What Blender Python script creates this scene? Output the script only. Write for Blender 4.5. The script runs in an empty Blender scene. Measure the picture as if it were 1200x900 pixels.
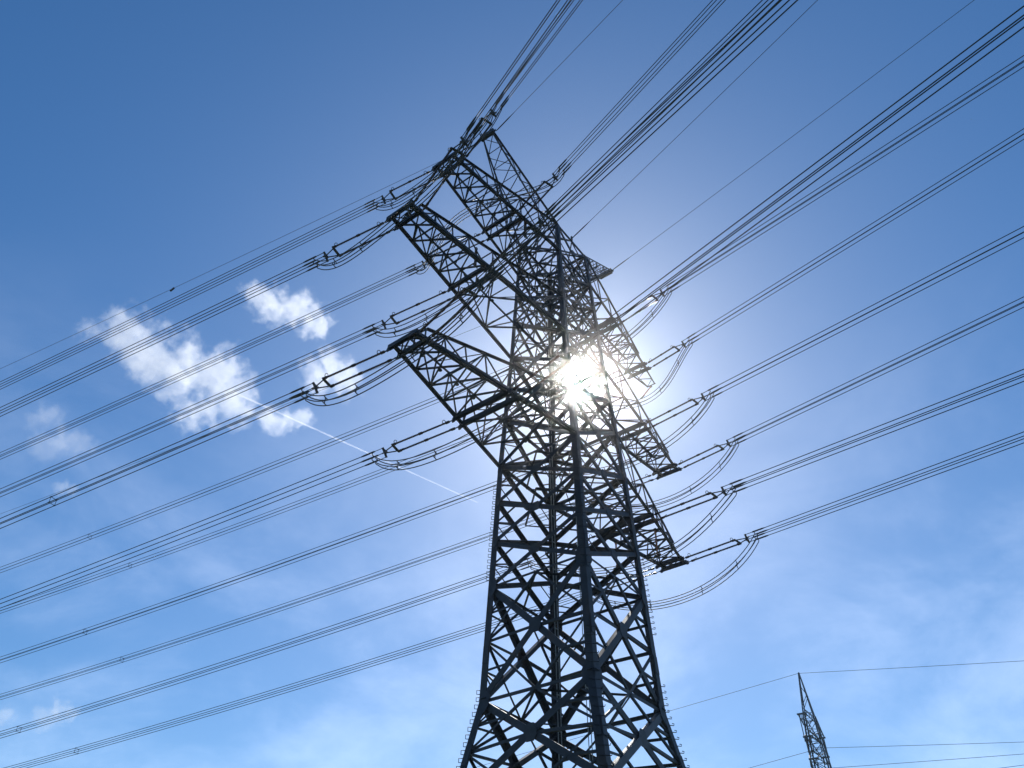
import bpy, bmesh, math, random
from mathutils import Vector, Matrix
random.seed(7)
S = bpy.context.scene
COL = S.collection
R = math.radians

# ------------------------------------------------------------------ camera
cam_d = bpy.data.cameras.new('camera')
cam_d.sensor_width = 36.0
cam_d.lens = 27.0
cam_d.clip_start = 0.1
cam_d.clip_end = 30000
cam = bpy.data.objects.new('camera', cam_d)
COL.objects.link(cam)
cr = Vector((0.60274596, -0.79789277, 0.00802697))
cu = Vector((-0.53895355, -0.39967811, 0.74147588))
cf = Vector((0.58841005, 0.45124776, 0.6709315))
CAM = Vector((-38.1933, -24.5738, 1.6))
m = Matrix.Identity(4)
for i in range(3):
    m[i][0] = cr[i]; m[i][1] = cu[i]; m[i][2] = -cf[i]; m[i][3] = CAM[i]
cam.matrix_world = m
S.camera = cam

# ------------------------------------------------------------------ sky and sun
SUN = Vector((0.63825793, 0.38066642, 0.66911874)).normalized()
SUN_EL = math.asin(SUN.z)
SUN_AZ = math.atan2(SUN.x, SUN.y)
W = bpy.data.worlds.new('World')
S.world = W
W.use_nodes = True
nt = W.node_tree
for n in list(nt.nodes):
    nt.nodes.remove(n)
def nd(tree, typ, **kw):
    n = tree.nodes.new(typ)
    for k, v in kw.items():
        setattr(n, k, v)
    return n
def mth(tree, op, a, b=None, c=None, clamp=False):
    n = nd(tree, 'ShaderNodeMath', operation=op, use_clamp=clamp)
    for i, x in enumerate((a, b, c)):
        if x is None: continue
        if isinstance(x, (int, float)): n.inputs[i].default_value = x
        else: tree.links.new(x, n.inputs[i])
    return n.outputs[0]
sky = nd(nt, 'ShaderNodeTexSky')
sky.sky_type = 'NISHITA'
sky.sun_disc = False
sky.sun_elevation = SUN_EL
sky.sun_rotation = SUN_AZ
sky.altitude = 100
sky.air_density = 1.0
sky.dust_density = 0.3
sky.ozone_density = 3.0
SKY_STRENGTH = 0.117
RING = 1.5
hsv = nd(nt, 'ShaderNodeHueSaturation')
hsv.inputs['Saturation'].default_value = 1.27
hsv.inputs['Hue'].default_value = 0.501
nt.links.new(sky.outputs[0], hsv.inputs['Color'])
# the bright ring of air around the sun, and the sun's own disc, both by angle from the sun
tc = nd(nt, 'ShaderNodeTexCoord')
dot = nd(nt, 'ShaderNodeVectorMath', operation='DOT_PRODUCT')
dot.inputs[1].default_value = SUN
nt.links.new(tc.outputs['Generated'], dot.inputs[0])
ang = mth(nt, 'ARCCOSINE', mth(nt, 'MINIMUM', dot.outputs['Value'], 0.999999))
disc = mth(nt, 'MULTIPLY', mth(nt, 'SUBTRACT', 1.0, mth(nt, 'SMOOTH_MIN', 1.0, mth(nt, 'DIVIDE', ang, 0.022), 0.3), clamp=True), 900.0)
core = mth(nt, 'MULTIPLY', mth(nt, 'EXPONENT', mth(nt, 'DIVIDE', ang, -0.035)), 8.0)
ring = mth(nt, 'MULTIPLY', mth(nt, 'EXPONENT', mth(nt, 'DIVIDE', ang, -0.22)), RING)
white = mth(nt, 'ADD', disc, core)
comb = nd(nt, 'ShaderNodeCombineColor')
for k, s, s2 in (('Red', .40, 1.0), ('Green', .80, .98), ('Blue', 1.0, .94)):
    nt.links.new(mth(nt, 'ADD', mth(nt, 'MULTIPLY', ring, s), mth(nt, 'MULTIPLY', white, s2)), comb.inputs[k])
# thin high cirrus
mp = nd(nt, 'ShaderNodeMapping')
mp.inputs['Scale'].default_value = (1.8, 1.8, 3.4)
mp.inputs['Location'].default_value = (0.3, 0.1, 0.2)
nt.links.new(tc.outputs['Generated'], mp.inputs[0])
cn = nd(nt, 'ShaderNodeTexNoise')
cn.inputs['Scale'].default_value = 2.2
cn.inputs['Detail'].default_value = 8
cn.inputs['Roughness'].default_value = 0.6
cn.inputs['Distortion'].default_value = 0.25
nt.links.new(mp.outputs[0], cn.inputs['Vector'])
cir = nd(nt, 'ShaderNodeMapRange', interpolation_type='SMOOTHSTEP')
cir.inputs['From Min'].default_value = 0.36
cir.inputs['From Max'].default_value = 0.74
cir.inputs['To Max'].default_value = 1.0
nt.links.new(cn.outputs['Fac'], cir.inputs['Value'])
circ = nd(nt, 'ShaderNodeCombineColor')
sepz = nd(nt, 'ShaderNodeSeparateXYZ')
nt.links.new(tc.outputs['Generated'], sepz.inputs[0])
low = nd(nt, 'ShaderNodeMapRange', interpolation_type='SMOOTHSTEP')
low.inputs['From Min'].default_value = 0.74
low.inputs['From Max'].default_value = 0.30
nt.links.new(sepz.outputs['Z'], low.inputs['Value'])
cirv = mth(nt, 'MULTIPLY', cir.outputs[0], low.outputs[0])
for k, s in (('Red', 1.0), ('Green', .98), ('Blue', .96)):
    nt.links.new(mth(nt, 'MULTIPLY', cirv, s * 2.1), circ.inputs[k])
def addc(a, b):
    n = nd(nt, 'ShaderNodeVectorMath', operation='ADD')
    nt.links.new(a, n.inputs[0]); nt.links.new(b, n.inputs[1])
    return n.outputs[0]
tot = addc(addc(hsv.outputs[0], comb.outputs[0]), circ.outputs[0])
bg = nd(nt, 'ShaderNodeBackground')
bg.inputs['Strength'].default_value = SKY_STRENGTH
nt.links.new(tot, bg.inputs['Color'])
wo = nd(nt, 'ShaderNodeOutputWorld')
nt.links.new(bg.outputs[0], wo.inputs['Surface'])

sl = bpy.data.lights.new('sun', 'SUN')
sl.energy = 4.0
sl.angle = R(0.53)
sl.color = (1.0, 0.97, 0.92)
so = bpy.data.objects.new('sun', sl)
COL.objects.link(so)
so.rotation_euler = (-SUN).to_track_quat('-Z', 'Y').to_euler()
so.location = SUN * 200

S.view_settings.view_transform = 'Standard'
S.view_settings.look = 'None'
S.view_settings.exposure = 0.0
S.view_settings.gamma = 1.0
HAZE_D = 0.00034
HAZE_G = 0.982
S.cycles.use_denoising = True
S.cycles.volume_bounces = 2
S.cycles.volume_step_rate = 0.25
S.cycles.volume_max_steps = 512
S.cycles.max_bounces = 6

# ------------------------------------------------------------------ materials
def mat(name, col, rough=0.6, metal=0.0, var=0.25, scale=3.0, rust=None, rust_amt=0.0, spec=0.35):
    mm = bpy.data.materials.new(name)
    mm.use_nodes = True
    t = mm.node_tree
    b = t.nodes['Principled BSDF']
    b.inputs['Roughness'].default_value = rough
    b.inputs['Metallic'].default_value = metal
    b.inputs['Specular IOR Level'].default_value = spec
    g = nd(t, 'ShaderNodeNewGeometry')
    n = nd(t, 'ShaderNodeTexNoise')
    n.inputs['Scale'].default_value = scale
    n.inputs['Detail'].default_value = 5
    t.links.new(g.outputs['Position'], n.inputs['Vector'])
    rp = nd(t, 'ShaderNodeValToRGB')
    rp.color_ramp.elements[0].position = 0.3
    rp.color_ramp.elements[1].position = 0.7
    rp.color_ramp.elements[0].color = tuple(c * (1 - var) for c in col) + (1,)
    rp.color_ramp.elements[1].color = tuple(min(1, c * (1 + var)) for c in col) + (1,)
    t.links.new(n.outputs['Fac'], rp.inputs[0])
    out = rp.outputs[0]
    if rust:
        n2 = nd(t, 'ShaderNodeTexNoise')
        n2.inputs['Scale'].default_value = scale * 0.37
        n2.inputs['Detail'].default_value = 8
        t.links.new(g.outputs['Position'], n2.inputs['Vector'])
        mr = nd(t, 'ShaderNodeMapRange')
        mr.inputs['From Min'].default_value = 0.56
        mr.inputs['From Max'].default_value = 0.7
        mr.inputs['To Max'].default_value = rust_amt
        t.links.new(n2.outputs['Fac'], mr.inputs['Value'])
        mx = nd(t, 'ShaderNodeMix', data_type='RGBA')
        t.links.new(mr.outputs[0], mx.inputs[0])
        t.links.new(out, mx.inputs[6])
        mx.inputs[7].default_value = tuple(rust) + (1,)
        out = mx.outputs[2]
    t.links.new(out, b.inputs['Base Color'])
    return mm
M_STEEL = mat('painted_steel', (0.024, 0.030, 0.042), 0.5, 0.0, 0.3, 2.0, (0.06, 0.036, 0.022), 0.7)
M_LEG = mat('painted_leg_steel', (0.020, 0.025, 0.036), 0.5, 0.0, 0.3, 1.6, (0.05, 0.032, 0.022), 0.6)
M_GALV = mat('galvanised_fittings', (0.06, 0.063, 0.068), 0.65, 0.2, 0.2, 4.0)
M_INS = mat('glazed_insulator', (0.045, 0.026, 0.020), 0.22, 0.0, 0.15, 1.0)
M_REDINS = mat('red_brown_insulator', (0.23, 0.075, 0.035), 0.3, 0.0, 0.2, 1.0)
M_WIRE = mat('weathered_aluminium', (0.06, 0.064, 0.07), 0.65, 0.2, 0.15, 0.5)
M_EARTH = mat('steel_earth_wire', (0.10, 0.10, 0.11), 0.5, 0.5, 0.1, 0.5)
M_CABLE = mat('grey_cable', (0.28, 0.29, 0.31), 0.5, 0.0, 0.1, 1.0)
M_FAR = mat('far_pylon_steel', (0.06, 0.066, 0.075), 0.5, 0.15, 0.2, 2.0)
M_GRASS = mat('meadow_grass', (0.055, 0.085, 0.026), 0.9, 0.0, 0.4, 0.08, (0.12, 0.10, 0.05), 0.6)

# ------------------------------------------------------------------ mesh helpers
class MB:
    def __init__(self):
        self.v = []; self.f = []
    def add(self, vs, fs):
        o = len(self.v)
        self.v += [tuple(x) for x in vs]
        self.f += [tuple(i + o for i in q) for q in fs]
    def prism(self, ring0, ring1):
        n = len(ring0)
        fs = [(i, (i + 1) % n, n + (i + 1) % n, n + i) for i in range(n)]
        fs += [tuple(range(n - 1, -1, -1)), tuple(range(n, 2 * n))]
        self.add(list(ring0) + list(ring1), fs)
    def angle(self, p, q, w, n, t=None, flip=1, shift=0.0):
        """an L section from p to q, one flange in the plane whose normal is n, the other pointing along -n"""
        p = Vector(p); q = Vector(q); n = Vector(n)
        d = (q - p)
        if d.length < 1e-4: return
        d.normalize()
        e1 = d.cross(n)
        if e1.length < 1e-4: e1 = d.orthogonal()
        e1.normalize(); e1 *= flip
        e2 = -(e1.cross(d)).normalized() * flip
        if e2.dot(n) > 0: e2 = -e2
        t = t or max(0.014, w * 0.13)
        pr = [(-w / 2, 0), (w / 2, 0), (w / 2, t), (-w / 2 + t, t), (-w / 2 + t, w * .9), (-w / 2, w * .9)]
        off = e2 * shift
        self.prism([p + off + e1 * a + e2 * b for a, b in pr], [q + off + e1 * a + e2 * b for a, b in pr])
    def box(self, p, q, a, b, up=(0, 0, 1)):
        p = Vector(p); q = Vector(q); d = (q - p).normalized(); up = Vector(up)
        e1 = d.cross(up)
        if e1.length < 1e-4: e1 = d.orthogonal()
        e1.normalize(); e2 = e1.cross(d)
        pr = [(-a / 2, -b / 2), (a / 2, -b / 2), (a / 2, b / 2), (-a / 2, b / 2)]
        self.prism([p + e1 * x + e2 * y for x, y in pr], [q + e1 * x + e2 * y for x, y in pr])
    def chan(self, p, q, a, b, up=(0, 0, 1)):
        """a U channel, open downwards, width a, depth b"""
        p = Vector(p); q = Vector(q); d = (q - p).normalized(); up = Vector(up)
        e1 = d.cross(up); e1.normalize(); e2 = e1.cross(d)
        t = 0.03
        pr = [(-a/2, -b/2), (-a/2 + t, -b/2), (-a/2 + t, b/2 - t), (a/2 - t, b/2 - t), (a/2 - t, -b/2), (a/2, -b/2), (a/2, b/2), (-a/2, b/2)]
        self.prism([p + e1 * x + e2 * y for x, y in pr], [q + e1 * x + e2 * y for x, y in pr])
    def tube(self, pts, r, sides=6, cap=True):
        pts = [Vector(p) for p in pts]
        n = len(pts)
        rs = r if isinstance(r, (list, tuple)) else [r] * n
        d0 = (pts[1] - pts[0]).normalized()
        e1 = d0.orthogonal().normalized()
        vs = []
        for i, p in enumerate(pts):
            d = (pts[min(i + 1, n - 1)] - pts[max(i - 1, 0)]).normalized()
            e1 = (e1 - d * e1.dot(d)).normalized()
            e2 = d.cross(e1)
            for k in range(sides):
                a = 2 * math.pi * k / sides
                vs.append(p + (e1 * math.cos(a) + e2 * math.sin(a)) * rs[i])
        fs = []
        for i in range(n - 1):
            for k in range(sides):
                k2 = (k + 1) % sides
                fs.append((i * sides + k, i * sides + k2, (i + 1) * sides + k2, (i + 1) * sides + k))
        if cap:
            fs.append(tuple(range(sides - 1, -1, -1)))
            fs.append(tuple(range((n - 1) * sides, n * sides)))
        self.add(vs, fs)
    def plate(self, c, e1, e2, outline, t):
        """flat plate with an outline in the plane e1,e2 about c"""
        c = Vector(c); e1 = Vector(e1).normalized(); e2 = Vector(e2)
        e2 = (e2 - e1 * e2.dot(e1)).normalized()
        n = e1.cross(e2)
        self.prism([c + e1 * a + e2 * b - n * t / 2 for a, b in outline], [c + e1 * a + e2 * b + n * t / 2 for a, b in outline])
    def mesh(self, name, material, smooth=False):
        me = bpy.data.meshes.new(name)
        me.from_pydata(self.v, [], self.f)
        me.materials.append(material)
        if smooth:
            for p in me.polygons: p.use_smooth = True
        me.update()
        return me
    def build(self, name, material, parent=None, smooth=False):
        return link(name, self.mesh(name, material, smooth), parent)
def link(name, me, parent=None, mw=None):
    o = bpy.data.objects.new(name, me)
    COL.objects.link(o)
    if parent is not None:
        o.parent = parent
    if mw is not None:
        o.matrix_local = mw
    elif parent is not None and parent.type == 'EMPTY' and parent.get('worldmesh'):
        pass
    return o
def tag(o, label=None, cat=None, group=None, kind=None):
    if label: o['label'] = label
    if cat: o['category'] = cat
    if group: o['group'] = group
    if kind: o['kind'] = kind
    return o
def empty(name, label, cat, group=None, loc=(0, 0, 0)):
    o = bpy.data.objects.new(name, None)
    o.empty_display_size = 0.5
    COL.objects.link(o)
    o.location = loc
    return tag(o, label, cat, group)
OCT = [(math.cos(math.pi * k / 4 + math.pi / 8), math.sin(math.pi * k / 4 + math.pi / 8)) for k in range(8)]

# ------------------------------------------------------------------ ground
g = MB()
NG = 40; GS = 4000.0
for i in range(NG + 1):
    for j in range(NG + 1):
        g.v.append((-GS + 2 * GS * i / NG, -GS + 2 * GS * j / NG, 0))
for i in range(NG):
    for j in range(NG):
        a = i * (NG + 1) + j
        g.f.append((a, a + NG + 1, a + NG + 2, a + 1))
tag(g.build('ground', M_GRASS), kind='structure')

# ------------------------------------------------------------------ the main pylon
Z0, Z1, Z2, Z3 = 66.2515, 55.2818, 44.7177, 34.0
ZB, ZT = 17.476, 59.5
RH = 4.2
A = {1: 14.8169, 2: 18.2441, 3: 16.3266}
B = {1: 7.6744, 2: 11.0715, 3: 8.9823}
ZL = {1: Z1, 2: Z2, 3: Z3}
HW = [(0, 7.0), (ZB, 3.8169), (Z3, 3.2793), (Z2, 2.9061), (Z1, 2.5388), (ZT, 2.36), (80, 2.0)]
HQ = [(0, 1.0), (Z3, 1.0), (Z2, 0.9126), (Z1, 0.8965), (80, 0.8965)]
def interp(tab, z):
    for (z0, a), (z1, b) in zip(tab, tab[1:]):
        if z <= z1:
            return a + (b - a) * (z - z0) / (z1 - z0)
    return tab[-1][1]
def wx(z): return interp(HW, z)
def wy(z): return interp(HW, z) * interp(HQ, z)
def corner(sx, sy, z): return Vector((sx * wx(z), sy * wy(z), z))

pyl = empty('lattice_pylon', 'huge dark steel lattice pylon with three cross-arms standing in front of the sun', 'pylon')
LEVELS = [0.0, 6.2, 11.9, ZB, 24.6, 27.8, 30.9, Z3, 38.2, 41.4, Z2, 48.9, 52.1, Z1, ZT]
leg_objs = {}
for sx, sy in ((-1, 1), (-1, -1), (1, 1), (1, -1)):
    mb = MB()
    zs = [0, ZB, Z3, Z2, Z1, ZT]
    for a, b in zip(zs, zs[1:]):
        w0 = 0.54 - 0.22 * a / ZT; w1 = 0.54 - 0.22 * b / ZT
        pa, pb = corner(sx, sy, a), corner(sx, sy, b)
        t = 0.05
        def ring(p, w):
            pr = [(0, 0), (w, 0), (w, t), (t, t), (t, w), (0, w)]
            # heel of the L on the outer corner, plus a doubled inner angle (cruciform look)
            return [p + Vector((-sx * x, -sy * y, 0)) + Vector((sx * .05, sy * .05, 0)) for x, y in pr]
        def ring2(p, w):
            pr = [(t + .01, t + .01), (w * .8, t + .01), (w * .8, 2 * t), (2 * t, 2 * t), (2 * t, w * .8), (t + .01, w * .8)]
            return [p + Vector((-sx * x, -sy * y, 0)) + Vector((sx * .05, sy * .05, 0)) for x, y in pr]
        mb.prism(ring(pa, w0), ring(pb, w1))
        mb.prism(ring2(pa, w0), ring2(pb, w1))
        # bolted splice straps
        nsp = max(1, int((b - a) / 5.5))
        for k in range(1, nsp + 1):
            z = a + (b - a) * (k - .5) / nsp
            if z < 1: continue
            w = w0 + (w1 - w0) * (k - .5) / nsp
            c0 = pa + (pb - pa) * ((z - .55 - a) / (b - a)); c1 = pa + (pb - pa) * ((z + .55 - a) / (b - a))
            for ax in (0, 1):
                o = Vector((sx * .07, -sy * (w * .5 - .05), 0)) if ax == 0 else Vector((-sx * (w * .5 - .05), sy * .07, 0))
                e = Vector((0, 1, 0)) if ax == 0 else Vector((1, 0, 0))
                mb.box(c0 + o, c1 + o, .035 if ax == 0 else w * .85, w * .85 if ax == 0 else .035, up=e if ax == 0 else (0, 1, 0))
    lo = mb.build('leg', M_LEG, pyl)
    leg_objs[(sx, sy)] = lo
    # climbing irons: square loops standing off the outer edge of the leg
    dirv = Vector((sx, sy, 0)).normalized()
    spans = {(-1, 1): ((9, 18.4), (25.2, 32.4)), (1, -1): ((9, 19.0), (22.2, 27.5)), (-1, -1): ((11, 20.5), (24, 33)), (1, 1): ((12, 16), (19, 31))}[(sx, sy)]
    if (sx, sy) == (-1, 1):
        pitch = 0.41; h = Vector((0, 0, .11))
        runs = [[-h, -h + dirv * .2, h + dirv * .2, h]]
    elif (sx, sy) == (1, -1):
        pitch = 0.37; h = Vector((0, 0, .11))
        runs = [[h * .2, dirv * .24 + h * .2, dirv * .26 + h * 1.1, dirv * .14 + h * 1.2]]
    else:
        pitch = 0.5; h = Vector((0, 0, .15)); dv = Vector((.7, -.7, 0)) if sx * sy > 0 else Vector((.7, .7, 0))
        runs = [[-dv * .34 + h * .6, -dv * .32, dv * .32, dv * .34 + h * .6]]
    im = MB()
    for rn in runs:
        im.tube(rn, .024, 4)
    ime = im.mesh('climbing_iron', M_LEG)
    for za, zb2 in spans:
        z = za
        while z < zb2:
            link('climbing_iron', ime, lo, Matrix.Translation(corner(sx, sy, z) + dirv * .05))
            z += pitch

FACES = [((-1, 1), (-1, -1), Vector((-1, 0, 0))), ((-1, -1), (1, -1), Vector((0, -1, 0))),
         ((1, -1), (1, 1), Vector((1, 0, 0))), ((1, 1), (-1, 1), Vector((0, 1, 0)))]
def hexplate(mb, c, n, w, h):
    up = Vector((0, 0, 1)); e1 = up.cross(n).normalized()
    ol = [(-w, -h * .4), (-w * .55, -h), (w * .55, -h), (w, -h * .4), (w, h * .4), (w * .55, h), (-w * .55, h), (-w, h * .4)]
    mb.plate(c + n * .02, e1, up, ol, 0.03)
for (c0, c1, n) in FACES:
    for li, (za, zb) in enumerate(zip(LEVELS, LEVELS[1:])):
        mb = MB()
        p00, p10 = corner(*c0, za), corner(*c1, za)
        p01, p11 = corner(*c0, zb), corner(*c1, zb)
        big = zb <= 24.7
        wd = 0.39 if big else (0.29 if zb < 45 else 0.20)
        ws = 0.14 if big else 0.09
        mb.angle(p00, p11, wd, n, shift=0.0)
        mb.angle(p10, p01, wd, n, shift=wd * .16 + .012, flip=-1)
        # crossing point
        l0 = (p10 - p00).length; l1 = (p11 - p01).length
        k = l0 / (l0 + l1)
        x = p00 + (p11 - p00) * k
        hexplate(mb, x, n, 0.42 if big else 0.34, 0.46 if big else 0.32)
        # horizontal at the level (heavy at arm levels)
        hv = any(abs(zb - q) < .05 for q in (Z3, Z2, Z1, Z3 + RH, Z2 + RH, ZT, ZB))
        if hv or zb in (24.6, 11.9):
            mb.angle(p01, p11, 0.2 if hv else .15, n, shift=0.03)
        # redundants
        def lp(a, b, t): return a + (b - a) * t
        if big:
            for pa, pb, pc, pd in ((p00, p01, p10, p11), (p10, p11, p00, p01)):
                # from the leg to the diagonals; leg pa->pb, diagonals pa->x, pb->x
                for t0, tt in ((.25, .5), (.75, .5)):
                    onleg = lp(pa, pb, t0)
                    dg = lp(pa, x, tt) if t0 < .5 else lp(pb, x, tt)
                    mb.angle(onleg, dg, ws, n, shift=.05)
                mid = lp(pa, pb, .5)
                mb.angle(mid, lp(pa, x, .5), ws, n, shift=.06, flip=-1)
                mb.angle(mid, lp(pb, x, .5), ws, n, shift=.06)
                mb.angle(mid, x, ws * 1.25, n, shift=.09)
                mb.angle(lp(pa, pb, .25), lp(pa, x, .25), ws * .8, n, shift=.07)
                mb.angle(lp(pa, pb, .75), lp(pb, x, .25), ws * .8, n, shift=.07)
            for pa, pb in ((p00, p10), (p01, p11)):
                mid = lp(pa, pb, .5)
                mb.angle(mid, lp(pa, x, .5), ws, n, shift=.05)
                mb.angle(mid, lp(pb, x, .5), ws, n, shift=.05, flip=-1)
        else:
            for pa, pb in ((p00, p01), (p10, p11)):
                mid = lp(pa, pb, .5)
                mb.angle(mid, lp(pa, x, .5), ws, n, shift=.05)
                mb.angle(mid, lp(pb, x, .5), ws, n, shift=.05, flip=-1)
            if za > 44:
                for pa, pb in ((p00, p10), (p01, p11)):
                    mid = lp(pa, pb, .5)
                    mb.angle(mid, lp(pa, x, .5), ws, n, shift=.06)
                    mb.angle(mid, lp(pb, x, .5), ws, n, shift=.06, flip=-1)
                if not hv: mb.angle(p01, p11, .13, n, shift=.03)
        mb.build('bracing_panel', M_STEEL, pyl)
# gusset plates on the legs
for sx, sy in ((-1, 1), (-1, -1), (1, 1), (1, -1)):
    for z in LEVELS[1:-1]:
        mb = MB()
        s = 1.0 if z < 25 else (0.62 if z < 40 else .5)
        bend = 1.12 if abs(z - ZB) < .1 else 1.0
        c = corner(sx, sy, z)
        tz = corner(sx, sy, z + 1) - corner(sx, sy, z - 1)
        for n, e in ((Vector((sx, 0, 0)), Vector((0, -sy, 0))), (Vector((0, sy, 0)), Vector((-sx, 0, 0)))):
            w = .62 * s * bend; h = .78 * s * bend
            ol = [(-.02, -h), (.45 * w, -h), (w, -h * .35), (w, h * .35), (.45 * w, h), (-.02, h)]
            pl = MB()
            up = tz.normalized()
            e1 = (e - up * e.dot(up)).normalized()
            mb.plate(c + n * .065, e1, up, ol, 0.03)
        mb.build('gusset_plate', M_LEG, pyl)
# plan bracing
for z in (ZB, 24.6, 30.9, Z3, Z3 + RH, Z2, Z2 + RH, 52.1, Z1, ZT):
    mb = MB()
    q = [corner(-1, 1, z), corner(-1, -1, z), corner(1, -1, z), corner(1, 1, z)]
    mids = [(q[i] + q[(i + 1) % 4]) / 2 for i in range(4)]
    up = Vector((0, 0, 1))
    for i in range(4):
        mb.angle(mids[i], mids[(i + 1) % 4], 0.11, up, shift=.06)
    if z >= Z3 - .1:
        mb.angle(q[0], q[2], 0.11, up, shift=.16)
        mb.angle(q[1], q[3], 0.11, up, shift=.20)
    mb.build('plan_bracing', M_STEEL, pyl)
# cables running down inside the mast
for y in (1.0, -1.0):
    mb = MB()
    for dx in (-.16, .16):
        mb.tube([(dx, y, 0.2), (dx, y, ZT - .5)], 0.028, 5)
    for k in range(28):
        z = 2 + k * 2.05
        mb.box((-.2, y, z), (.2, y, z), .05, .05)
    mb.build('down_cable', M_CABLE, pyl)

def lerp(a, b, t): return a + (b - a) * t
BEAM = 0.42
def cross_arm(lv, s):
    z = ZL[lv]; a = A[lv]; b = B[lv]
    arm = bpy.data.objects.new('cross_arm', None); COL.objects.link(arm); arm.parent = pyl
    zt = z + RH if lv > 1 else ZT
    tipx = s * (a + BEAM)
    bot = {}; top = {}
    for sy in (1, -1):
        r0 = corner(s, sy, z); t0 = Vector((tipx, sy * 0.85, z))
        bot[sy] = (r0, t0)
        r1 = corner(s, sy, zt); t1 = Vector((s * (a - BEAM - .25), sy * 0.72, z + 1.45))

        top[sy] = (r1, t1)
        big = .25 if lv > 1 else .21
        mb = MB(); mb.angle(r0, t0, big, (0, 0, -1), shift=0.0, flip=sy)
        mb.angle(r0, t0, big * .8, (0, sy, 0), shift=-.03)
        mb.build('chord', M_STEEL, arm)
        mb = MB(); mb.angle(r1, t1, .17, (0, 0, 1), flip=sy); mb.build('chord', M_STEEL, arm)
    def on(pq, x):   # point on chord at world x
        p, q = pq
        return p + (q - p) * ((x - p.x) / (q.x - p.x))
    lc = MB()
    # stations
    xs_in = [lerp(s * wx(z), s * (b - BEAM), k / 2) for k in range(3)]
    xs_out = [lerp(s * (b + BEAM), s * (a - BEAM), k / 4) for k in range(5)]
    allx = xs_in + xs_out
    dn = Vector((0, 0, -1)); upv = Vector((0, 0, 1))
    for x0, x1 in zip(allx, allx[1:]):
        if abs(x1 - x0) < 1.0: continue
        a0, a1 = on(bot[1], x0), on(bot[1], x1)
        b0, b1 = on(bot[-1], x0), on(bot[-1], x1)
        c = (a0 + a1 + b0 + b1) / 4
        lc.angle(a0, b1, .095, dn, shift=.05)
        lc.angle(b0, a1, .11, dn, shift=.09, flip=-1)
        lc.angle(a1, b1, .10, dn, shift=.13)
        hexplate2(lc, c, .15)
        # top face zigzag + side faces
        i = allx.index(x0)
        def tp(sy, x):
            lim = top[sy][1].x
            xx = max(min(x, lim), -1e9) if s > 0 else min(max(x, lim), 1e9)
            if abs(xx) < abs(top[sy][0].x): xx = top[sy][0].x
            return on(top[sy], xx)
        t0 = {k: tp(k, x0) for k in (1, -1)}; t1 = {k: tp(k, x1) for k in (1, -1)}
        k = 1 if i % 2 else -1
        lc.angle(t0[k], t1[-k], .08, upv, shift=.04)
        lc.angle(t1[1], t1[-1], .08, upv, shift=.06)
        for sy, bb0, bb1 in ((1, a0, a1), (-1, b0, b1)):
            nrm = Vector((0, sy, 0))
            if (t1[sy] - bb1).length > .5:
                lc.angle(bb1, t1[sy], .085, nrm, shift=.03)
            if i % 2: lc.angle(bb0, t1[sy], .085, nrm, shift=.05)
            else: lc.angle(t0[sy], bb1, .085, nrm, shift=.05)
    lc.build('lacing', M_STEEL, arm)
    # the paired beams the insulator strings hang on
    for dx in (-BEAM, BEAM):
        mb = MB(); x = s * (a + dx)
        mb.chan((x, -1.18, z - .02), (x, 1.18, z - .02), .24, .30)
        for sy in (1, -1):
            mb.plate((x, sy * 1.22, z - .12), (0, 1, 0), (0, 0, 1), [(-.12, -.16), (.1, -.16), (.16, 0), (.1, .16), (-.12, .16)], .05)
        mb.build('tip_beam', M_STEEL, arm)
        mb = MB(); x = s * (b + dx)
        yy = abs(on(bot[1], x).y) + .12
        mb.chan((x, -yy, z - .04), (x, yy, z - .04), .25, .32)
        for sy in (1, -1):
            mb.plate((x, sy * (yy + .04), z - .16), (0, 1, 0), (0, 0, 1), [(-.12, -.2), (.1, -.2), (.16, 0), (.1, .2), (-.12, .2)], .05)
        mb.build('suspension_beam', M_STEEL, arm)
    # short struts and plates between the tip beams
    mb = MB()
    for y0, y1 in ((-1.0, 0.0), (0.0, 1.0), (0.0, -1.0), (1.0, 0.0)):
        mb.angle((s * (a - BEAM), y0, z), (s * (a + BEAM), y1, z), .09, dn, shift=.08)
    mb.build('tip_lacing', M_STEEL, arm)
    mb = MB()
    yb = abs(on(bot[1], s * b).y)
    for k in range(4):
        y0 = -yb + 2 * yb * k / 4; y1 = y0 + 2 * yb / 4
        if k % 2: y0, y1 = y1, y0
        mb.angle((s * (b - BEAM), y0, z), (s * (b + BEAM), y1, z), .09, dn, shift=.1)
    mb.build('beam_lacing', M_STEEL, arm)
    return arm
def hexplate2(mb, c, r):
    mb.plate(c - Vector((0, 0, .03)), (1, 0, 0), (0, 1, 0), [(r * x, r * y) for x, y in OCT], .025)
ARMS = {}
for lv in (1, 2, 3):
    for s in (-1, 1):
        ARMS[(lv, s)] = cross_arm(lv, s)
# outrigger beyond the right end of the top cross-arm, carrying a jumper post
og = MB()
xa = A[1] + BEAM
og_tip = Vector((xa + 2.4, 0, Z1 - .05))
for sy in (1, -1):
    og.angle((xa, sy * .8, Z1 - .05), og_tip + Vector((0, sy * .42, 0)), .13, (0, 0, -1), flip=sy)
    og.angle((xa - .8, sy * .75, Z1 + .4), og_tip + Vector((0, sy * .42, .05)), .09, (0, sy, 0))
for k in range(3):
    t0, t1 = k / 3, (k + 1) / 3
    ya = .8 + (.42 - .8) * t0; yb = .8 + (.42 - .8) * t1
    sgn = 1 if k % 2 else -1
    og.angle((xa + 2.4 * t0, sgn * ya, Z1 - .05), (xa + 2.4 * t1, -sgn * yb, Z1 - .05), .07, (0, 0, -1), shift=.03)
og.angle(og_tip + Vector((0, -.5, 0)), og_tip + Vector((0, .5, 0)), .14, (0, 0, -1))
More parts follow.
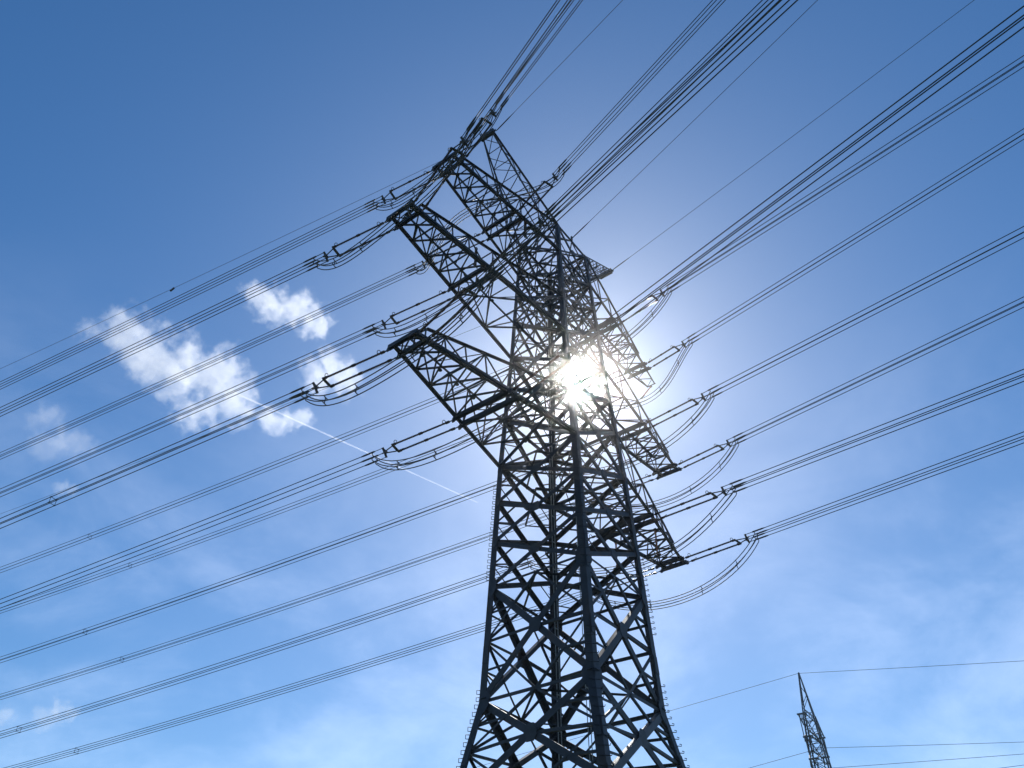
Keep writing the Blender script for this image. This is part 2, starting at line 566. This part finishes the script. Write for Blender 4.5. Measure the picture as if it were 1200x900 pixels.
og.build('outrigger', M_STEEL, ARMS[(1, 1)])

def earth_arm(s):
    arm = bpy.data.objects.new('earth_wire_arm', None); COL.objects.link(arm); arm.parent = pyl
    a0 = 10.1606
    ch = {}
    for sy in (1, -1):
        for key, zr, zz, yt in (('t', ZT, Z0, .62), ('b', Z1 + .9, Z0 - .35, .55)):
            r0 = corner(s, sy, zr); t0 = Vector((s * a0, sy * yt, zz))
            ch[(key, sy)] = (r0, t0)
            mb = MB(); mb.angle(r0, t0, .15 if key == 't' else .12, (0, 0, 1) if key == 't' else (0, 0, -1), flip=sy)
            mb.build('chord', M_STEEL, arm)
    lc = MB(); N = 7
    for k in range(N):
        t0, t1 = k / N, (k + 1) / N
        P = {kk: (lerp(*ch[kk], t0), lerp(*ch[kk], t1)) for kk in ch}
        sg = 1 if k % 2 else -1
        lc.angle(P[('t', sg)][0], P[('t', -sg)][1], .07, (0, 0, 1), shift=.03)
        lc.angle(P[('b', -sg)][0], P[('b', sg)][1], .07, (0, 0, -1), shift=.03)
        lc.angle(P[('t', 1)][1], P[('t', -1)][1], .06, (0, 0, 1), shift=.05)
        for sy in (1, -1):
            n = Vector((0, sy, 0))
            if k % 2: lc.angle(P[('t', sy)][0], P[('b', sy)][1], .065, n, shift=.03)
            else: lc.angle(P[('b', sy)][0], P[('t', sy)][1], .065, n, shift=.03)
            lc.angle(P[('t', sy)][1], P[('b', sy)][1], .06, n, shift=.05)
    lc.build('lacing', M_STEEL, arm)
    mb = MB()
    mb.box((s * (a0 + .1), -.75, Z0 - .15), (s * (a0 + .1), .75, Z0 - .15), .34, .55)
    for sy in (1, -1):
        mb.plate((s * (a0 + .1), sy * .85, Z0 - .25), (0, 1, 0), (0, 0, 1), [(-.12, -.16), (.1, -.16), (.18, 0), (.1, .16), (-.12, .16)], .05)
    mb.build('end_plate', M_STEEL, arm)
for s in (-1, 1): earth_arm(s)
# a little ridge post on top of the mast for the middle earth wire
mb = MB(); mb.box((0, -wy(ZT), ZT), (0, -wy(ZT), ZT + .55), .14, .14, up=(1, 0, 0)); mb.box((0, wy(ZT), ZT), (0, wy(ZT), ZT + .55), .14, .14, up=(1, 0, 0))
mb.build('earth_wire_post', M_STEEL, pyl)

# ------------------------------------------------------------------ thin haze volume, added to make the sun's glare over the mast
hz = MB()
hx0, hx1, hy0, hy1, hz0, hz1 = -520, 520, -520, 520, -1.0, 72.0
hz.add([(hx0, hy0, hz0), (hx1, hy0, hz0), (hx1, hy1, hz0), (hx0, hy1, hz0), (hx0, hy0, hz1), (hx1, hy0, hz1), (hx1, hy1, hz1), (hx0, hy1, hz1)],
       [(3, 2, 1, 0), (4, 5, 6, 7), (0, 1, 5, 4), (1, 2, 6, 5), (2, 3, 7, 6), (3, 0, 4, 7)])
hm = bpy.data.materials.new('glare_haze'); hm.use_nodes = True
for n_ in list(hm.node_tree.nodes): hm.node_tree.nodes.remove(n_)
hv_ = nd(hm.node_tree, 'ShaderNodeVolumePrincipled')
hv_.inputs['Color'].default_value = (1, 1, 1, 1)
hv_.inputs['Anisotropy'].default_value = HAZE_G
hv_.inputs['Density'].default_value = HAZE_D
ho_ = nd(hm.node_tree, 'ShaderNodeOutputMaterial')
hm.node_tree.links.new(hv_.outputs[0], ho_.inputs['Volume'])
tag(hz.build('haze', hm), kind='stuff')

# ------------------------------------------------------------------ insulator strings, bundles, jumpers
QB = 0.23                      # half the side of the four-conductor bundle
ROD_L = 3.7
def rod_mesh(mat_, L, r_core=.055, r_shed=.09, nsh=40):
    mb = MB(); pts = []; rs = []
    for k in range(nsh):
        y = L * k / nsh; d = L / nsh
        pts += [(0, y, 0), (0, y + d * .35, 0), (0, y + d * .55, 0), (0, y + d * .62, 0)]
        rs += [r_core, r_core, r_shed, r_core]
    pts.append((0, L, 0)); rs.append(r_core)
    mb.tube(pts, rs, 7)
    for y in (0, L * .5, L):
        mb.tube([(0, y - .12, 0), (0, y + .12, 0)], r_core * 1.7, 7)
    return mb.mesh('insulator_rod', mat_)
ROD = rod_mesh(M_INS, 1.0 * ROD_L)
def ring_mesh():
    mb = MB(); pts = []
    for k in range(9):
        a = math.pi * 1.6 * k / 8 - .3
        pts.append((0.0, .11 * math.cos(a), .13 + .12 * math.sin(a)))
    mb.tube([(0, 0, 0)] + pts, .024, 5)
    return mb.mesh('arcing_horn', M_GALV)
HORN = ring_mesh()
def yoke_mesh():
    mb = MB()
    mb.plate((0, 0, 0), (1, 0, 0), (0, 1, 0), [(-.5, -.08), (.5, -.08), (.5, .05), (.3, .10), (-.3, .10), (-.5, .05)], .05)
    return mb.mesh('yoke_plate', M_GALV)
YOKE = yoke_mesh()
def quad_mesh():
    mb = MB()
    for a, b in (((-1, -1), (1, 1)), ((-1, 1), (1, -1))):
        mb.box((a[0] * QB * 1.15, 0, a[1] * QB * 1.15), (b[0] * QB * 1.15, 0, b[1] * QB * 1.15), .09, .13, up=(0, 1, 0))
    mb.plate((0, -.05, 0), (1, 0, 0), (0, 0, 1), [(-.13, -.2), (.13, -.2), (.13, .2), (-.13, .2)], .06)
    return mb.mesh('yoke_plate', M_GALV)
QUAD = quad_mesh()
def clamp_mesh():
    mb = MB()
    mb.tube([(0, 0, 0), (0, .62, 0)], .028, 6)
    mb.tube([(0, .6, 0), (0, .68, 0), (0, 1.5, 0), (0, 1.75, 0)], [.03, .062, .062, .034], 7)
    mb.tube([(0, .78, 0), (0, .84, -.18), (0, .74, -.34)], .034, 5)
    return mb.mesh('dead_end_clamp', M_GALV)
CLAMP = clamp_mesh()
def vlink_mesh():
    mb = MB()
    for sx in (-1, 1):
        mb.box((sx * .30, 0, 0), (sx * .07, .72, 0), .06, .06)
    return mb.mesh('link_bar', M_GALV)
VLINK = vlink_mesh()
def shackle_mesh():
    mb = MB()
    mb.box((0, -.16, 0), (0, .42, 0), .07, .05)
    mb.tube([(-.08, 0, 0), (.08, 0, 0)], .035, 6)
    return mb.mesh('shackle', M_GALV)
SHK = shackle_mesh()
def spacer_mesh():
    mb = MB()
    q = QB
    for (x0, z0), (x1, z1) in (((-q, -q), (q, -q)), ((q, -q), (q, q)), ((q, q), (-q, q)), ((-q, q), (-q, -q))):
        mb.box((x0, 0, z0), (x1, 0, z1), .022, .03, up=(0, 1, 0))
    for x in (-q, q):
        for z in (-q, q):
            mb.tube([(x, -.08, z), (x, .08, z)], .045, 6)
    return mb.mesh('spacer', M_GALV)
SPACER = spacer_mesh()
def jspacer_mesh():
    mb = MB(); q = QB
    for (x0, z0), (x1, z1) in (((-q, -q), (q, -q)), ((-q, q), (q, q)), ((0, -q), (0, q))):
        mb.box((x0, 0, z0), (x1, 0, z1), .045, .045, up=(0, 1, 0))
    return mb.mesh('spacer', M_GALV)
JSP = jspacer_mesh()

def yend(kind, lv, s, sgn):
    if kind == 'o': return sgn * 1.30
    z = ZL[lv]; W0 = wy(z); w = wx(z)
    return sgn * (W0 + (.85 - W0) * (B[lv] - w) / (A[lv] + BEAM - w) + .24)
PHI_R = {('i', 3, -1): -14.4, ('i', 1, 1): -10.0, ('o', 1, 1): -12.1, ('i', 2, 1): -9.8, ('o', 2, 1): -11.0, ('i', 3, 1): -7.2, ('o', 3, 1): -9.4,
         ('o', 1, -1): -18.6, ('o', 2, -1): -19.7, ('i', 1, -1): -17.3, ('i', 2, -1): -15.4, ('o', 3, -1): -14.4}
TLEN = {('o', 1, -1, 1): 4.8, ('o', 2, -1, 1): 5.2, ('i', 2, -1, 1): 5.8, ('i', 1, -1, 1): 6.0, ('i', 2, 1, -1): 6.0, ('i', 3, 1, -1): 6.1,
        ('o', 3, 1, -1): 5.9, ('o', 2, 1, -1): 5.6, ('o', 1, 1, -1): 4.5, ('i', 1, 1, -1): 5.4, ('o', 1, -1, -1): 4.7, ('i', 1, -1, -1): 4.6, ('o', 2, -1, -1): 6.0}
LV_NAME = {1: 'top', 2: 'middle', 3: 'lowest'}
POS = {'o': 'outer tip', 'i': 'inner beam'}
SIDE = {-1: 'left', 1: 'right'}
DIRN = {1: 'pulling lower left', -1: 'pulling upper right'}
def frame(phi, sgn, slope):
    d = Vector((math.sin(phi), sgn * math.cos(phi), -slope)).normalized()
    x = d.cross(Vector((0, 0, 1))).normalized()
    zz = x.cross(d)
    return x, d, zz
def mat4(x, y, z, o):
    mm = Matrix.Identity(4)
    for i in range(3):
        mm[i][0] = x[i]; mm[i][1] = y[i]; mm[i][2] = z[i]; mm[i][3] = o[i]
    return mm
T_ = Matrix.Translation
ends = {}
for kind in ('o', 'i'):
    for lv in (1, 2, 3):
        for s in (-1, 1):
            for sgn in (1, -1):
                a = A[lv] if kind == 'o' else B[lv]
                phi = R(-12.0) if sgn == 1 else R(PHI_R[(kind, lv, s)])
                P0 = Vector((s * a, yend(kind, lv, s, sgn), ZL[lv] - .12))
                SLOPE, SPAN = (0.13, 350.0) if sgn == 1 else (0.07, 450.0)
                x, d, zz = frame(phi, sgn, SLOPE)
                T = TLEN.get((kind, lv, s, sgn), 5.5)
                e = empty('tension_insulator', 'twin-rod insulator at the %s of the %s %s cross-arm, %s' % (POS[kind], LV_NAME[lv], SIDE[s], DIRN[sgn]), 'insulator', 'twin tension insulators on the cross-arms')
                e.matrix_world = mat4(x, d, zz, P0)
                rl = T - 1.4
                for sx in (-1, 1):
                    xo = sx * (BEAM - .03)
                    link('shackle', SHK, e, T_((xo, 0, 0)))
                    link('insulator_rod', ROD, e, T_((xo, .42, 0)) @ Matrix.Diagonal((1, rl / ROD_L, 1, 1)))
                    link('arcing_horn', HORN, e, T_((xo, .66, 0)) @ Matrix.Rotation(sx * .5, 4, 'Y'))
                    link('arcing_horn', HORN, e, T_((xo, T - 1.12, 0)) @ Matrix.Rotation(math.pi, 4, 'Z') @ Matrix.Rotation(-sx * .5, 4, 'Y'))
                link('yoke_plate', YOKE, e, T_((0, T - .86, 0)))
                link('link_bar', VLINK, e, T_((0, T - .76, 0)))
                link('yoke_plate', QUAD, e, T_((0, T, 0)))
                for qx in (-1, 1):
                    for qz in (-1, 1):
                        link('dead_end_clamp', CLAMP, e, T_((qx * QB, T + .02, qz * QB)))
                # the conductor bundle of the span
                t0 = T + 1.7
                def pos(t):
                    return P0 + Vector((math.sin(phi) * t, sgn * math.cos(phi) * t, -SLOPE * t + SLOPE / SPAN * t * t))
                dz = (P0 + d * t0).z - pos(t0).z
                b = empty('conductor_bundle', 'four-wire bundle from the %s of the %s %s cross-arm, %s' % (POS[kind], LV_NAME[lv], SIDE[s], DIRN[sgn].replace('pulling', 'running')), 'power line', 'conductor bundles of the power line')
                O = P0 + d * t0
                b.location = O
                ts = [t0 + (300 - t0) * (k / 70.0) ** 1.35 for k in range(71)]
                pts = []
                for t in ts:
                    bl = max(0, 1 - (t - t0) / 40.0)
                    pts.append(pos(t) + Vector((0, 0, dz * bl)) - O)
                cm = MB(); cm.tube(pts, 0.030, 5)
                me = cm.mesh('conductor', M_WIRE, True)
                for qx in (-1, 1):
                    for qz in (-1, 1):
                        link('conductor', me, b, T_(x * qx * QB + zz * qz * QB))
                ls = [62, 124, 186, 248] if s == 1 else [150, 212, 270]
                if (kind, lv, s) == ('o', 3, -1): ls = [26.5, 150, 212, 270]
                if sgn == -1: ls = [75, 137, 199, 260]
                for t in ls:
                    tt = t + random.uniform(-.8, .8) + (3 if kind == 'o' and s == 1 else 0)
                    pp = pos(tt) - O
                    dd = (pos(tt + .5) - pos(tt - .5)).normalized()
                    x2 = dd.cross(Vector((0, 0, 1))).normalized()
                    link('spacer', SPACER, b, mat4(x, dd, zz, pp))
                ends[(kind, lv, s, sgn)] = (P0, x, d, zz, T)

# jumpers: the four-wire loops that pass under the arms
SAG = 3.5
JTUNE = {('o', 1, 1): (2.2, 2.7), ('i', 1, -1): (2.9, -3.4), ('i', 3, 1): (2.6, 2.0)}     # sag, sideways push of the posts
JMID = {}
def bez(p, t):
    u = 1 - t
    return p[0] * u**3 + p[1] * 3 * u * u * t + p[2] * 3 * u * t * t + p[3] * t**3 + p[4] * math.sin(math.pi * t) ** 2
for kind in ('o', 'i'):
    for lv in (1, 2, 3):
        for s in (-1, 1):
            E1 = ends[(kind, lv, s, 1)]; E2 = ends[(kind, lv, s, -1)]
            j = empty('jumper_loop', 'four-wire jumper loop slung under the %s of the %s %s cross-arm' % (POS[kind], LV_NAME[lv], SIDE[s]), 'jumper cable', 'jumper loops under the cross-arms')
            cl = []
            for (P0, x, d, zz, T) in (E1, E2):
                cl.append(P0 + d * (T + .8) - zz * .3)
            O = (cl[0] + cl[1]) / 2
            j.location = O
            sag_, push_ = JTUNE.get((kind, lv, s), (SAG, s * .5))
            outw = Vector((push_, 0, 0))
            def path(qx, qz):
                k = []
                for (P0, x, d, zz, T), sg in ((E1, 1), (E2, -1)):
                    xx = x * sg            # same lateral sense on both sides
                    k.append(P0 + d * (T + .76) + xx * qx * QB + zz * (qz * QB - .32))
                dn1 = Vector((0, 0, -sag_))
                i1 = -E1[2] * 3.2; i2 = -E2[2] * 3.2
                return [k[0] - O, k[0] + dn1 + i1 - O, k[1] + dn1 + i2 - O, k[1] - O, outw]
            for qx in (-1, 1):
                for qz in (-1, 1):
                    cp = path(qx, qz)
                    mb = MB(); mb.tube([bez(cp, t / 28) for t in range(29)], 0.036, 5)
                    mb.build('conductor', M_WIRE, j, True)
            for t in (.17, .36, .62, .83):
                c = path(0, 0)
                pp = bez(c, t); dd = (bez(c, t + .01) - bez(c, t - .01)).normalized()
                x2 = dd.cross(Vector((0, 0, 1))).normalized()
                xl = Vector((E1[1].x, E1[1].y, 0)).normalized(); yl = Vector((0, 0, 1)).cross(xl)
                link('spacer', JSP, j, mat4(xl, yl, Vector((0, 0, 1)), pp))
            JMID[(kind, lv, s)] = (path, O)

def post(name_label, top, bottom, material, r=.085):
    top = Vector(top); bottom = Vector(bottom)
    L = (top - bottom).length
    e = empty('jumper_post_insulator', name_label, 'insulator', 'post insulators steadying the jumper loops', loc=top)
    d = (bottom - top).normalized()
    mm = d.to_track_quat('Y', 'Z').to_matrix().to_4x4()
    rm = rod_mesh(material, L * .88, r * .6, r, 18)
    rm.name = 'post_rod'
    link('post_rod', rm, e, mm @ T_((0, L * .05, 0)))
    mb = MB(); mb.box((0, 0, 0), (0, L * .07, 0), .2, .2, up=(0, 0, 1))
    link('head_fitting', mb.mesh('head_fitting', M_GALV), e, mm)
    mb = MB(); mb.box((-.3, L * .96, 0), (.3, L * .96, 0), .09, .12, up=(0, 1, 0)); mb.box((0, L * .9, 0), (0, L, 0), .1, .1)
    link('clamp_fitting', mb.mesh('clamp_fitting', M_GALV), e, mm)
    return e
def jm(key, t=.5):
    path, O = JMID[key]
    return bez(path(0, 0), t) + O
q = jm(('o', 1, 1))
post('thin red-brown post insulator hanging from the outrigger at the right end of the top cross-arm', og_tip + Vector((0, 0, -.1)), q + Vector((0, 0, .1)), M_REDINS, .07)
for yy, tt in ((1.3, .38), (-1.3, .62)):
    q = jm(('i', 1, -1), tt)
    post('dark post insulator hanging from the %s chord of the top left cross-arm' % ('left' if yy > 0 else 'right'),
         (q.x, q.y, Z1 - .1), q + Vector((0, 0, .1)), M_INS, .13)
for tt, nm in ((.56, 'near the tip of'), (.40, 'deeper inside')):
    q = jm(('i', 3, 1), tt)
    post('sunlit ochre post insulator hanging %s the lowest right cross-arm' % nm, (q.x + .2, q.y, Z3 - .1), q + Vector((0, 0, .1)), M_REDINS, .09)

def wire(name, label, P0, phi, sgn, slope, rad, group, L=300, span=350, cat='earth wire'):
    P0 = Vector(P0)
    e = empty(name, label, cat, group, loc=P0)
    pts = []
    for k in range(61):
        t = L * (k / 60) ** 1.3
        pts.append(Vector((math.sin(phi) * t, sgn * math.cos(phi) * t, -slope * t + slope / span * t * t)))
    mb = MB(); mb.tube(pts, rad, 5); mb.build('wire', M_EARTH, e, True)
    mb = MB()
    def at(t): return Vector((math.sin(phi) * t, sgn * math.cos(phi) * t, -slope * t + slope / span * t * t))
    mb.tube([at(0), at(.5), at(1.6), at(2.6)], [.04, .055, .055, rad], 6)
    mb.build('end_clamp', M_GALV, e)
    return e, at
EG = 'earth wires along the pylon tops'
e, at = wire('earth_wire', 'thin earth wire from the left peak arm running away to the lower left', (-10.16, .95, Z0 - .25), R(-12.0), 1, .1, .02, EG)
mb = MB(); pq = at(36.0); mb.box(pq + Vector((0, -.3, -.12)), pq + Vector((0, .3, -.16)), .16, .16); mb.box(pq + Vector((0, 0, -.14)), pq + Vector((0, 0, .05)), .07, .07, up=(1, 0, 0))
mb.build('vibration_damper', M_GALV, e)
wire('earth_wire', 'thin earth wire from the left peak arm running to the upper right', (-10.16, -.95, Z0 - .25), R(-13.0), -1, .1, .022, EG)
wire('earth_wire', 'thin earth wire from the right peak arm passing behind the mast to the lower left', (10.16, .95, Z0 - .25), R(-12.1), 1, .1, .02, EG)
wire('earth_wire', 'thin earth wire from the right peak arm running to the upper right', (10.16, -.95, Z0 - .25), R(-13.1), -1, .1, .022, EG)
wire('earth_wire', 'thin earth wire from the middle of the mast top running to the upper right', (0, -wy(ZT) - .1, ZT + .3), R(-18.0), -1, .1, .022, EG)

# ------------------------------------------------------------------ the distant pylon
AP = Vector((73.595, 8.849, 45.0))
far = empty('lattice_pylon', 'small distant lattice pylon with a pointed peak at the lower right', 'pylon', loc=(AP.x, AP.y, 0))
fdir = Vector((AP.x - CAM.x, AP.y - CAM.y, 0)).normalized()      # its arms lie along the line of sight
ay = (Matrix.Rotation(R(-9), 3, 'Z') @ fdir).normalized(); ax = Vector((ay.y, -ay.x, 0))
def fp(u, v, z): return ax * u + ay * v + Vector((0, 0, z))
FW = [(0, 3.2), (30, 1.25), (38.0, .80), (45, .10)]
def fw(z): return interp(FW, z)
fz = [0, 5, 9.5, 13.5, 17, 20, 22.7, 25.2, 27.5, 29.7, 31.7, 33.5, 35.2, 36.9, 38.6, 40.2, 41.8, 43.3, 45]
for su in (-1, 1):
    for sv in (-1, 1):
        mb = MB()
        for a, b in zip(fz, fz[1:]):
            mb.angle(fp(su * fw(a), sv * fw(a), a), fp(su * fw(b), sv * fw(b), b), .2 if b < 39 else .15, ax * su, shift=0)
        mb.build('leg', M_FAR, far)
for ns, (u0, v0), (u1, v1) in ((ax, (1, -1), (1, 1)), (-ax, (-1, -1), (-1, 1)), (ay, (-1, 1), (1, 1)), (-ay, (-1, -1), (1, -1))):
    mb = MB()
    for i, (a, b) in enumerate(zip(fz, fz[1:])):
        wa, wb = fw(a), fw(b)
        pa, pb = fp(u0 * wa, v0 * wa, a), fp(u1 * wa, v1 * wa, a)
        qa, qb = fp(u0 * wb, v0 * wb, b), fp(u1 * wb, v1 * wb, b)
        mb.angle(*((pa, qb) if i % 2 else (pb, qa)), .085, ns, shift=.02)
        if i % 2 and b < 41: mb.angle(qa, qb, .07, ns, shift=.07)
    mb.build('bracing_panel', M_FAR, far)
for zz_, al in ((37.7, 5.6), (35.0, 5.0), (32.4, 4.6)):
    for sv in (1, -1):
        mb = MB(); w = fw(zz_)
        tip = fp(0, sv * al, zz_)
        for su in (1, -1):
            mb.angle(fp(su * w, sv * w, zz_), tip + ax * su * .45, .15, (0, 0, -1))
            mb.angle(fp(su * fw(zz_ + 1.5), sv * w, zz_ + 1.5), tip + ax * su * .45 + Vector((0, 0, .1)), .1, (0, 0, 1))
            for k in range(4):
                t0 = k / 4; t1 = (k + 1) / 4
                c0 = lerp(fp(su * w, sv * w, zz_), tip + ax * su * .45, t0); c1 = lerp(fp(-su * w, sv * w, zz_), tip - ax * su * .45, t1)
                if k % 2 == (su > 0): mb.angle(c0, c1, .07, (0, 0, -1), shift=.04)
                d0 = lerp(fp(su * w, sv * w, zz_), tip + ax * su * .45, t1); d1 = lerp(fp(su * fw(zz_ + 1.5), sv * w, zz_ + 1.5), tip + ax * su * .45, t1)
                if k < 3: mb.angle(d0, d1, .07, ax * su, shift=.03)
        mb.box(tip - ax * .6, tip + ax * .6, .16, .18)
        # hanging insulators with a frame
        hl = 3.4 if zz_ > 37 else 1.9
        for su in (-1, 1):
            mb.tube([tip + ax * su * .34, tip + ax * su * .34 - Vector((0, 0, hl))], .06, 6)
        mb.box(tip - ax * .42 - Vector((0, 0, hl)), tip + ax * .42 - Vector((0, 0, hl)), .1, .1)
        mb.build('cross_arm', M_FAR, far)
FG = 'wires of the distant pylon'
def far_wire(label, P0, P1, L, sag):
    if 'left' in label: L, sag = 110, .00002
    P0 = Vector(P0); P1 = Vector(P1)
    e = P1 - P0; h = math.hypot(e.x, e.y); k = e.z / h
    o = empty('distant_wire', label, 'wire', FG, loc=P0)
    # parabola through P0 and P1
    c = sag
    b = k - c * h
    mb = MB()
    mb.tube([Vector((e.x / h * t, e.y / h * t, b * t + c * t * t)) for t in [L * q_ / 50 for q_ in range(51)]], .030, 5)
    mb.build('wire', M_EARTH, o, True)
    mb = MB(); mb.tube([(0, 0, -.08), (0, 0, .12)], .09, 6); mb.build('suspension_clamp', M_GALV, o)
C_ = .00012
FARL = (58.18, 55.87, 36.5)
far_wire('topmost faint wire of the distant pylon running level to the right', AP, (81.34, -18.03, 42.9), 140, C_)
far_wire('topmost faint wire of the distant pylon falling to the left', AP, FARL, 110, C_)
NA = [(37.7, 5.6, (88.71, -13.78, 35.4), None), (35.0, 5.0, (87.14, -13.36, 33.6), None), (32.4, 4.6, (85.77, -12.98, 32.0), None)]
ORD = ['upper', 'second', 'bottom']
for (zz_, al, pr_, pl_), nm in zip(NA, ORD):
    tip = Vector((AP.x, AP.y, 0)) + fp(0, al * .6, zz_ - 1.9)
    far_wire('%s conductor of the distant pylon running level to the right' % nm, tip, pr_, 140, C_)
    far_wire('%s conductor of the distant pylon falling to the left' % nm, tip, tip + (Vector(FARL) - AP), 110, C_)

# ------------------------------------------------------------------ clouds
def cloud_mat(name, puffs, dens, thr, nscale, aniso=0.55):
    mm = bpy.data.materials.new(name); mm.use_nodes = True
    t = mm.node_tree
    for n in list(t.nodes): t.nodes.remove(n)
    tcd = nd(t, 'ShaderNodeTexCoord')
    acc = None
    for (c, r) in puffs:
        vm = nd(t, 'ShaderNodeVectorMath', operation='DISTANCE')
        t.links.new(tcd.outputs['Object'], vm.inputs[0]); vm.inputs[1].default_value = c
        f = mth(t, 'SUBTRACT', 1.0, mth(t, 'DIVIDE', vm.outputs['Value'], r))
        acc = f if acc is None else mth(t, 'SMOOTH_MAX', acc, f, 0.25)
    nz = nd(t, 'ShaderNodeTexNoise')
    nz.inputs['Scale'].default_value = nscale
    nz.inputs['Detail'].default_value = 6.0
    nz.inputs['Roughness'].default_value = 0.62
    nz.inputs['Distortion'].default_value = 0.3
    t.links.new(tcd.outputs['Object'], nz.inputs['Vector'])
    n2 = nd(t, 'ShaderNodeTexNoise')
    n2.inputs['Scale'].default_value = nscale * 3.3
    n2.inputs['Detail'].default_value = 5.0
    n2.inputs['Roughness'].default_value = 0.68
    t.links.new(tcd.outputs['Object'], n2.inputs['Vector'])
    v = mth(t, 'ADD', mth(t, 'ADD', acc, mth(t, 'MULTIPLY', mth(t, 'SUBTRACT', nz.outputs['Fac'], 0.5), 2.8)), mth(t, 'MULTIPLY', mth(t, 'SUBTRACT', n2.outputs['Fac'], 0.5), 2.3))
    mr = nd(t, 'ShaderNodeMapRange', interpolation_type='SMOOTHSTEP')
    mr.inputs['From Min'].default_value = thr
    mr.inputs['From Max'].default_value = thr + .62
    mr.inputs['To Max'].default_value = dens
    t.links.new(v, mr.inputs['Value'])
    vs = nd(t, 'ShaderNodeVolumePrincipled')
    vs.inputs['Color'].default_value = (.98, .98, .98, 1)
    vs.inputs['Anisotropy'].default_value = aniso
    t.links.new(mr.outputs[0], vs.inputs['Density'])
    o = nd(t, 'ShaderNodeOutputMaterial')
    t.links.new(vs.outputs[0], o.inputs['Volume'])
    return mm
def cloud(label, centre, puffs, dens, thr=0.12, nscale=0.017):
    """puffs: offsets from the cloud's centre and a radius, in metres"""
    bm = bmesh.new()
    for a, b, c, r in puffs:
        bmesh.ops.create_icosphere(bm, subdivisions=3, radius=r * 1.45, matrix=Matrix.Translation((a, b, c)))
    me = bpy.data.meshes.new('cloud'); bm.to_mesh(me); bm.free()
    o = bpy.data.objects.new('cloud', me); COL.objects.link(o)
    o.location = centre
    rm = o.modifiers.new('union', 'REMESH'); rm.mode = 'VOXEL'; rm.voxel_size = 6.0
    me.materials.append(cloud_mat('cloud_vapour', [((a, b, c), r) for a, b, c, r in puffs], dens, thr, nscale))
    return tag(o, label, 'cloud', 'small white clouds')
cloud('large billowing white cloud stretched across the left, crossed by the power lines', (419.4, 1054.6, 931.9), [(-162.2, 47.9, 14.3, 29.2), (-119.7, 25.1, 26.9, 47.6), (-71.0, 20.0, 14.3, 63.3), (-20.0, 0.1, 15.0, 67.4), (28.9, -20.8, 14.7, 59.0), (60.8, -17.4, -6.4, 53.0), (43.5, 19.4, -40.4, 43.2), (100.3, -27.8, -17.5, 40.9), (139.5, -46.5, -21.0, 28.5)], 0.0124)
cloud('compact bright white cloud above and right of the large cloud', (469.4, 902.5, 1065.1), [(-22.3, 9.4, 3.1, 41.1), (18.6, -8.5, -0.7, 44.7), (57.1, -22.0, -8.9, 35.4), (-53.4, 21.1, 6.5, 25.1)], 0.0150)
cloud('soft white cloud puff behind the insulator of the lowest left cross-arm', (602.5, 904.1, 989.8), [(-12.9, -5.7, 13.8, 45.4), (23.5, -13.1, -3.0, 39.1), (-10.6, 18.8, -10.8, 32.3)], 0.0124)
cloud('small white cloud tuft just below the right end of the large cloud', (589.8, 989.2, 911.2), [(-1.1, -0.6, 1.7, 31.9), (16.8, -18.5, 8.9, 25.7), (-15.7, 19.1, -10.6, 22.2)], 0.0124)
cloud('faint grey cloud wisp low at the left, upper of two', (271.2, 1198.9, 812.3), [(5.4, -4.2, 4.3, 28.5), (-5.4, 4.2, -4.3, 17.0)], 0.0053)
cloud('faint grey cloud wisp low at the left, lower and larger of two', (318.8, 1202.0, 787.5), [(-3.6, -2.1, 5.2, 37.3), (22.6, -10.0, 5.2, 29.0), (-18.9, 12.1, -10.4, 25.6)], 0.0053)
cloud('tiny bright cloud scrap under the two faint wisps at the left', (364.0, 1222.2, 732.2), [(-7.5, 1.4, 1.6, 15.7), (7.5, -1.4, -1.6, 12.9)], 0.0124)
cloud('small white cloud tuft near the bottom left corner', (520.9, 1301.9, 422.9), [(-2.3, -0.4, 4.5, 26.9), (-15.7, 8.3, -5.3, 18.7), (17.9, -7.9, 0.8, 16.2)], 0.0106)
cloud('white cloud edge cut by the left border of the picture', (451.0, 1334.8, 405.0), [(4.9, -2.8, 3.3, 19.6), (-4.9, 2.8, -3.3, 23.4)], 0.0124)

# the vapour trail of an aircraft, far above the clouds
def contrail(p0, p1, r0, r1):
    p0 = Vector(p0); p1 = Vector(p1); o0 = (p0 + p1) / 2
    mb = MB(); n = 24
    mb.tube([p0 + (p1 - p0) * k / n - o0 for k in range(n + 1)], [r0 + (r1 - r0) * k / n for k in range(n + 1)], 10)
    mm = bpy.data.materials.new('contrail_vapour'); mm.use_nodes = True
    t = mm.node_tree
    for n_ in list(t.nodes): t.nodes.remove(n_)
    vs = nd(t, 'ShaderNodeVolumePrincipled')
    vs.inputs['Color'].default_value = (1, 1, 1, 1)
    vs.inputs['Anisotropy'].default_value = 0.5
    tcd = nd(t, 'ShaderNodeTexCoord'); nz = nd(t, 'ShaderNodeTexNoise')
    nz.inputs['Scale'].default_value = 0.02; nz.inputs['Detail'].default_value = 4
    t.links.new(tcd.outputs['Object'], nz.inputs['Vector'])
    t.links.new(mth(t, 'MULTIPLY', mth(t, 'SUBTRACT', nz.outputs['Fac'], 0.05, clamp=True), 0.115), vs.inputs['Density'])
    o = nd(t, 'ShaderNodeOutputMaterial'); t.links.new(vs.outputs[0], o.inputs['Volume'])
    c = mb.build('contrail', mm); c.location = o0
    tag(c, 'thin straight white vapour trail slanting down towards the mast', 'contrail')
contrail((870.3, 1799.8, 1616.1), (1617.2, 1383.3, 1429.0), 3.4, 1.9)
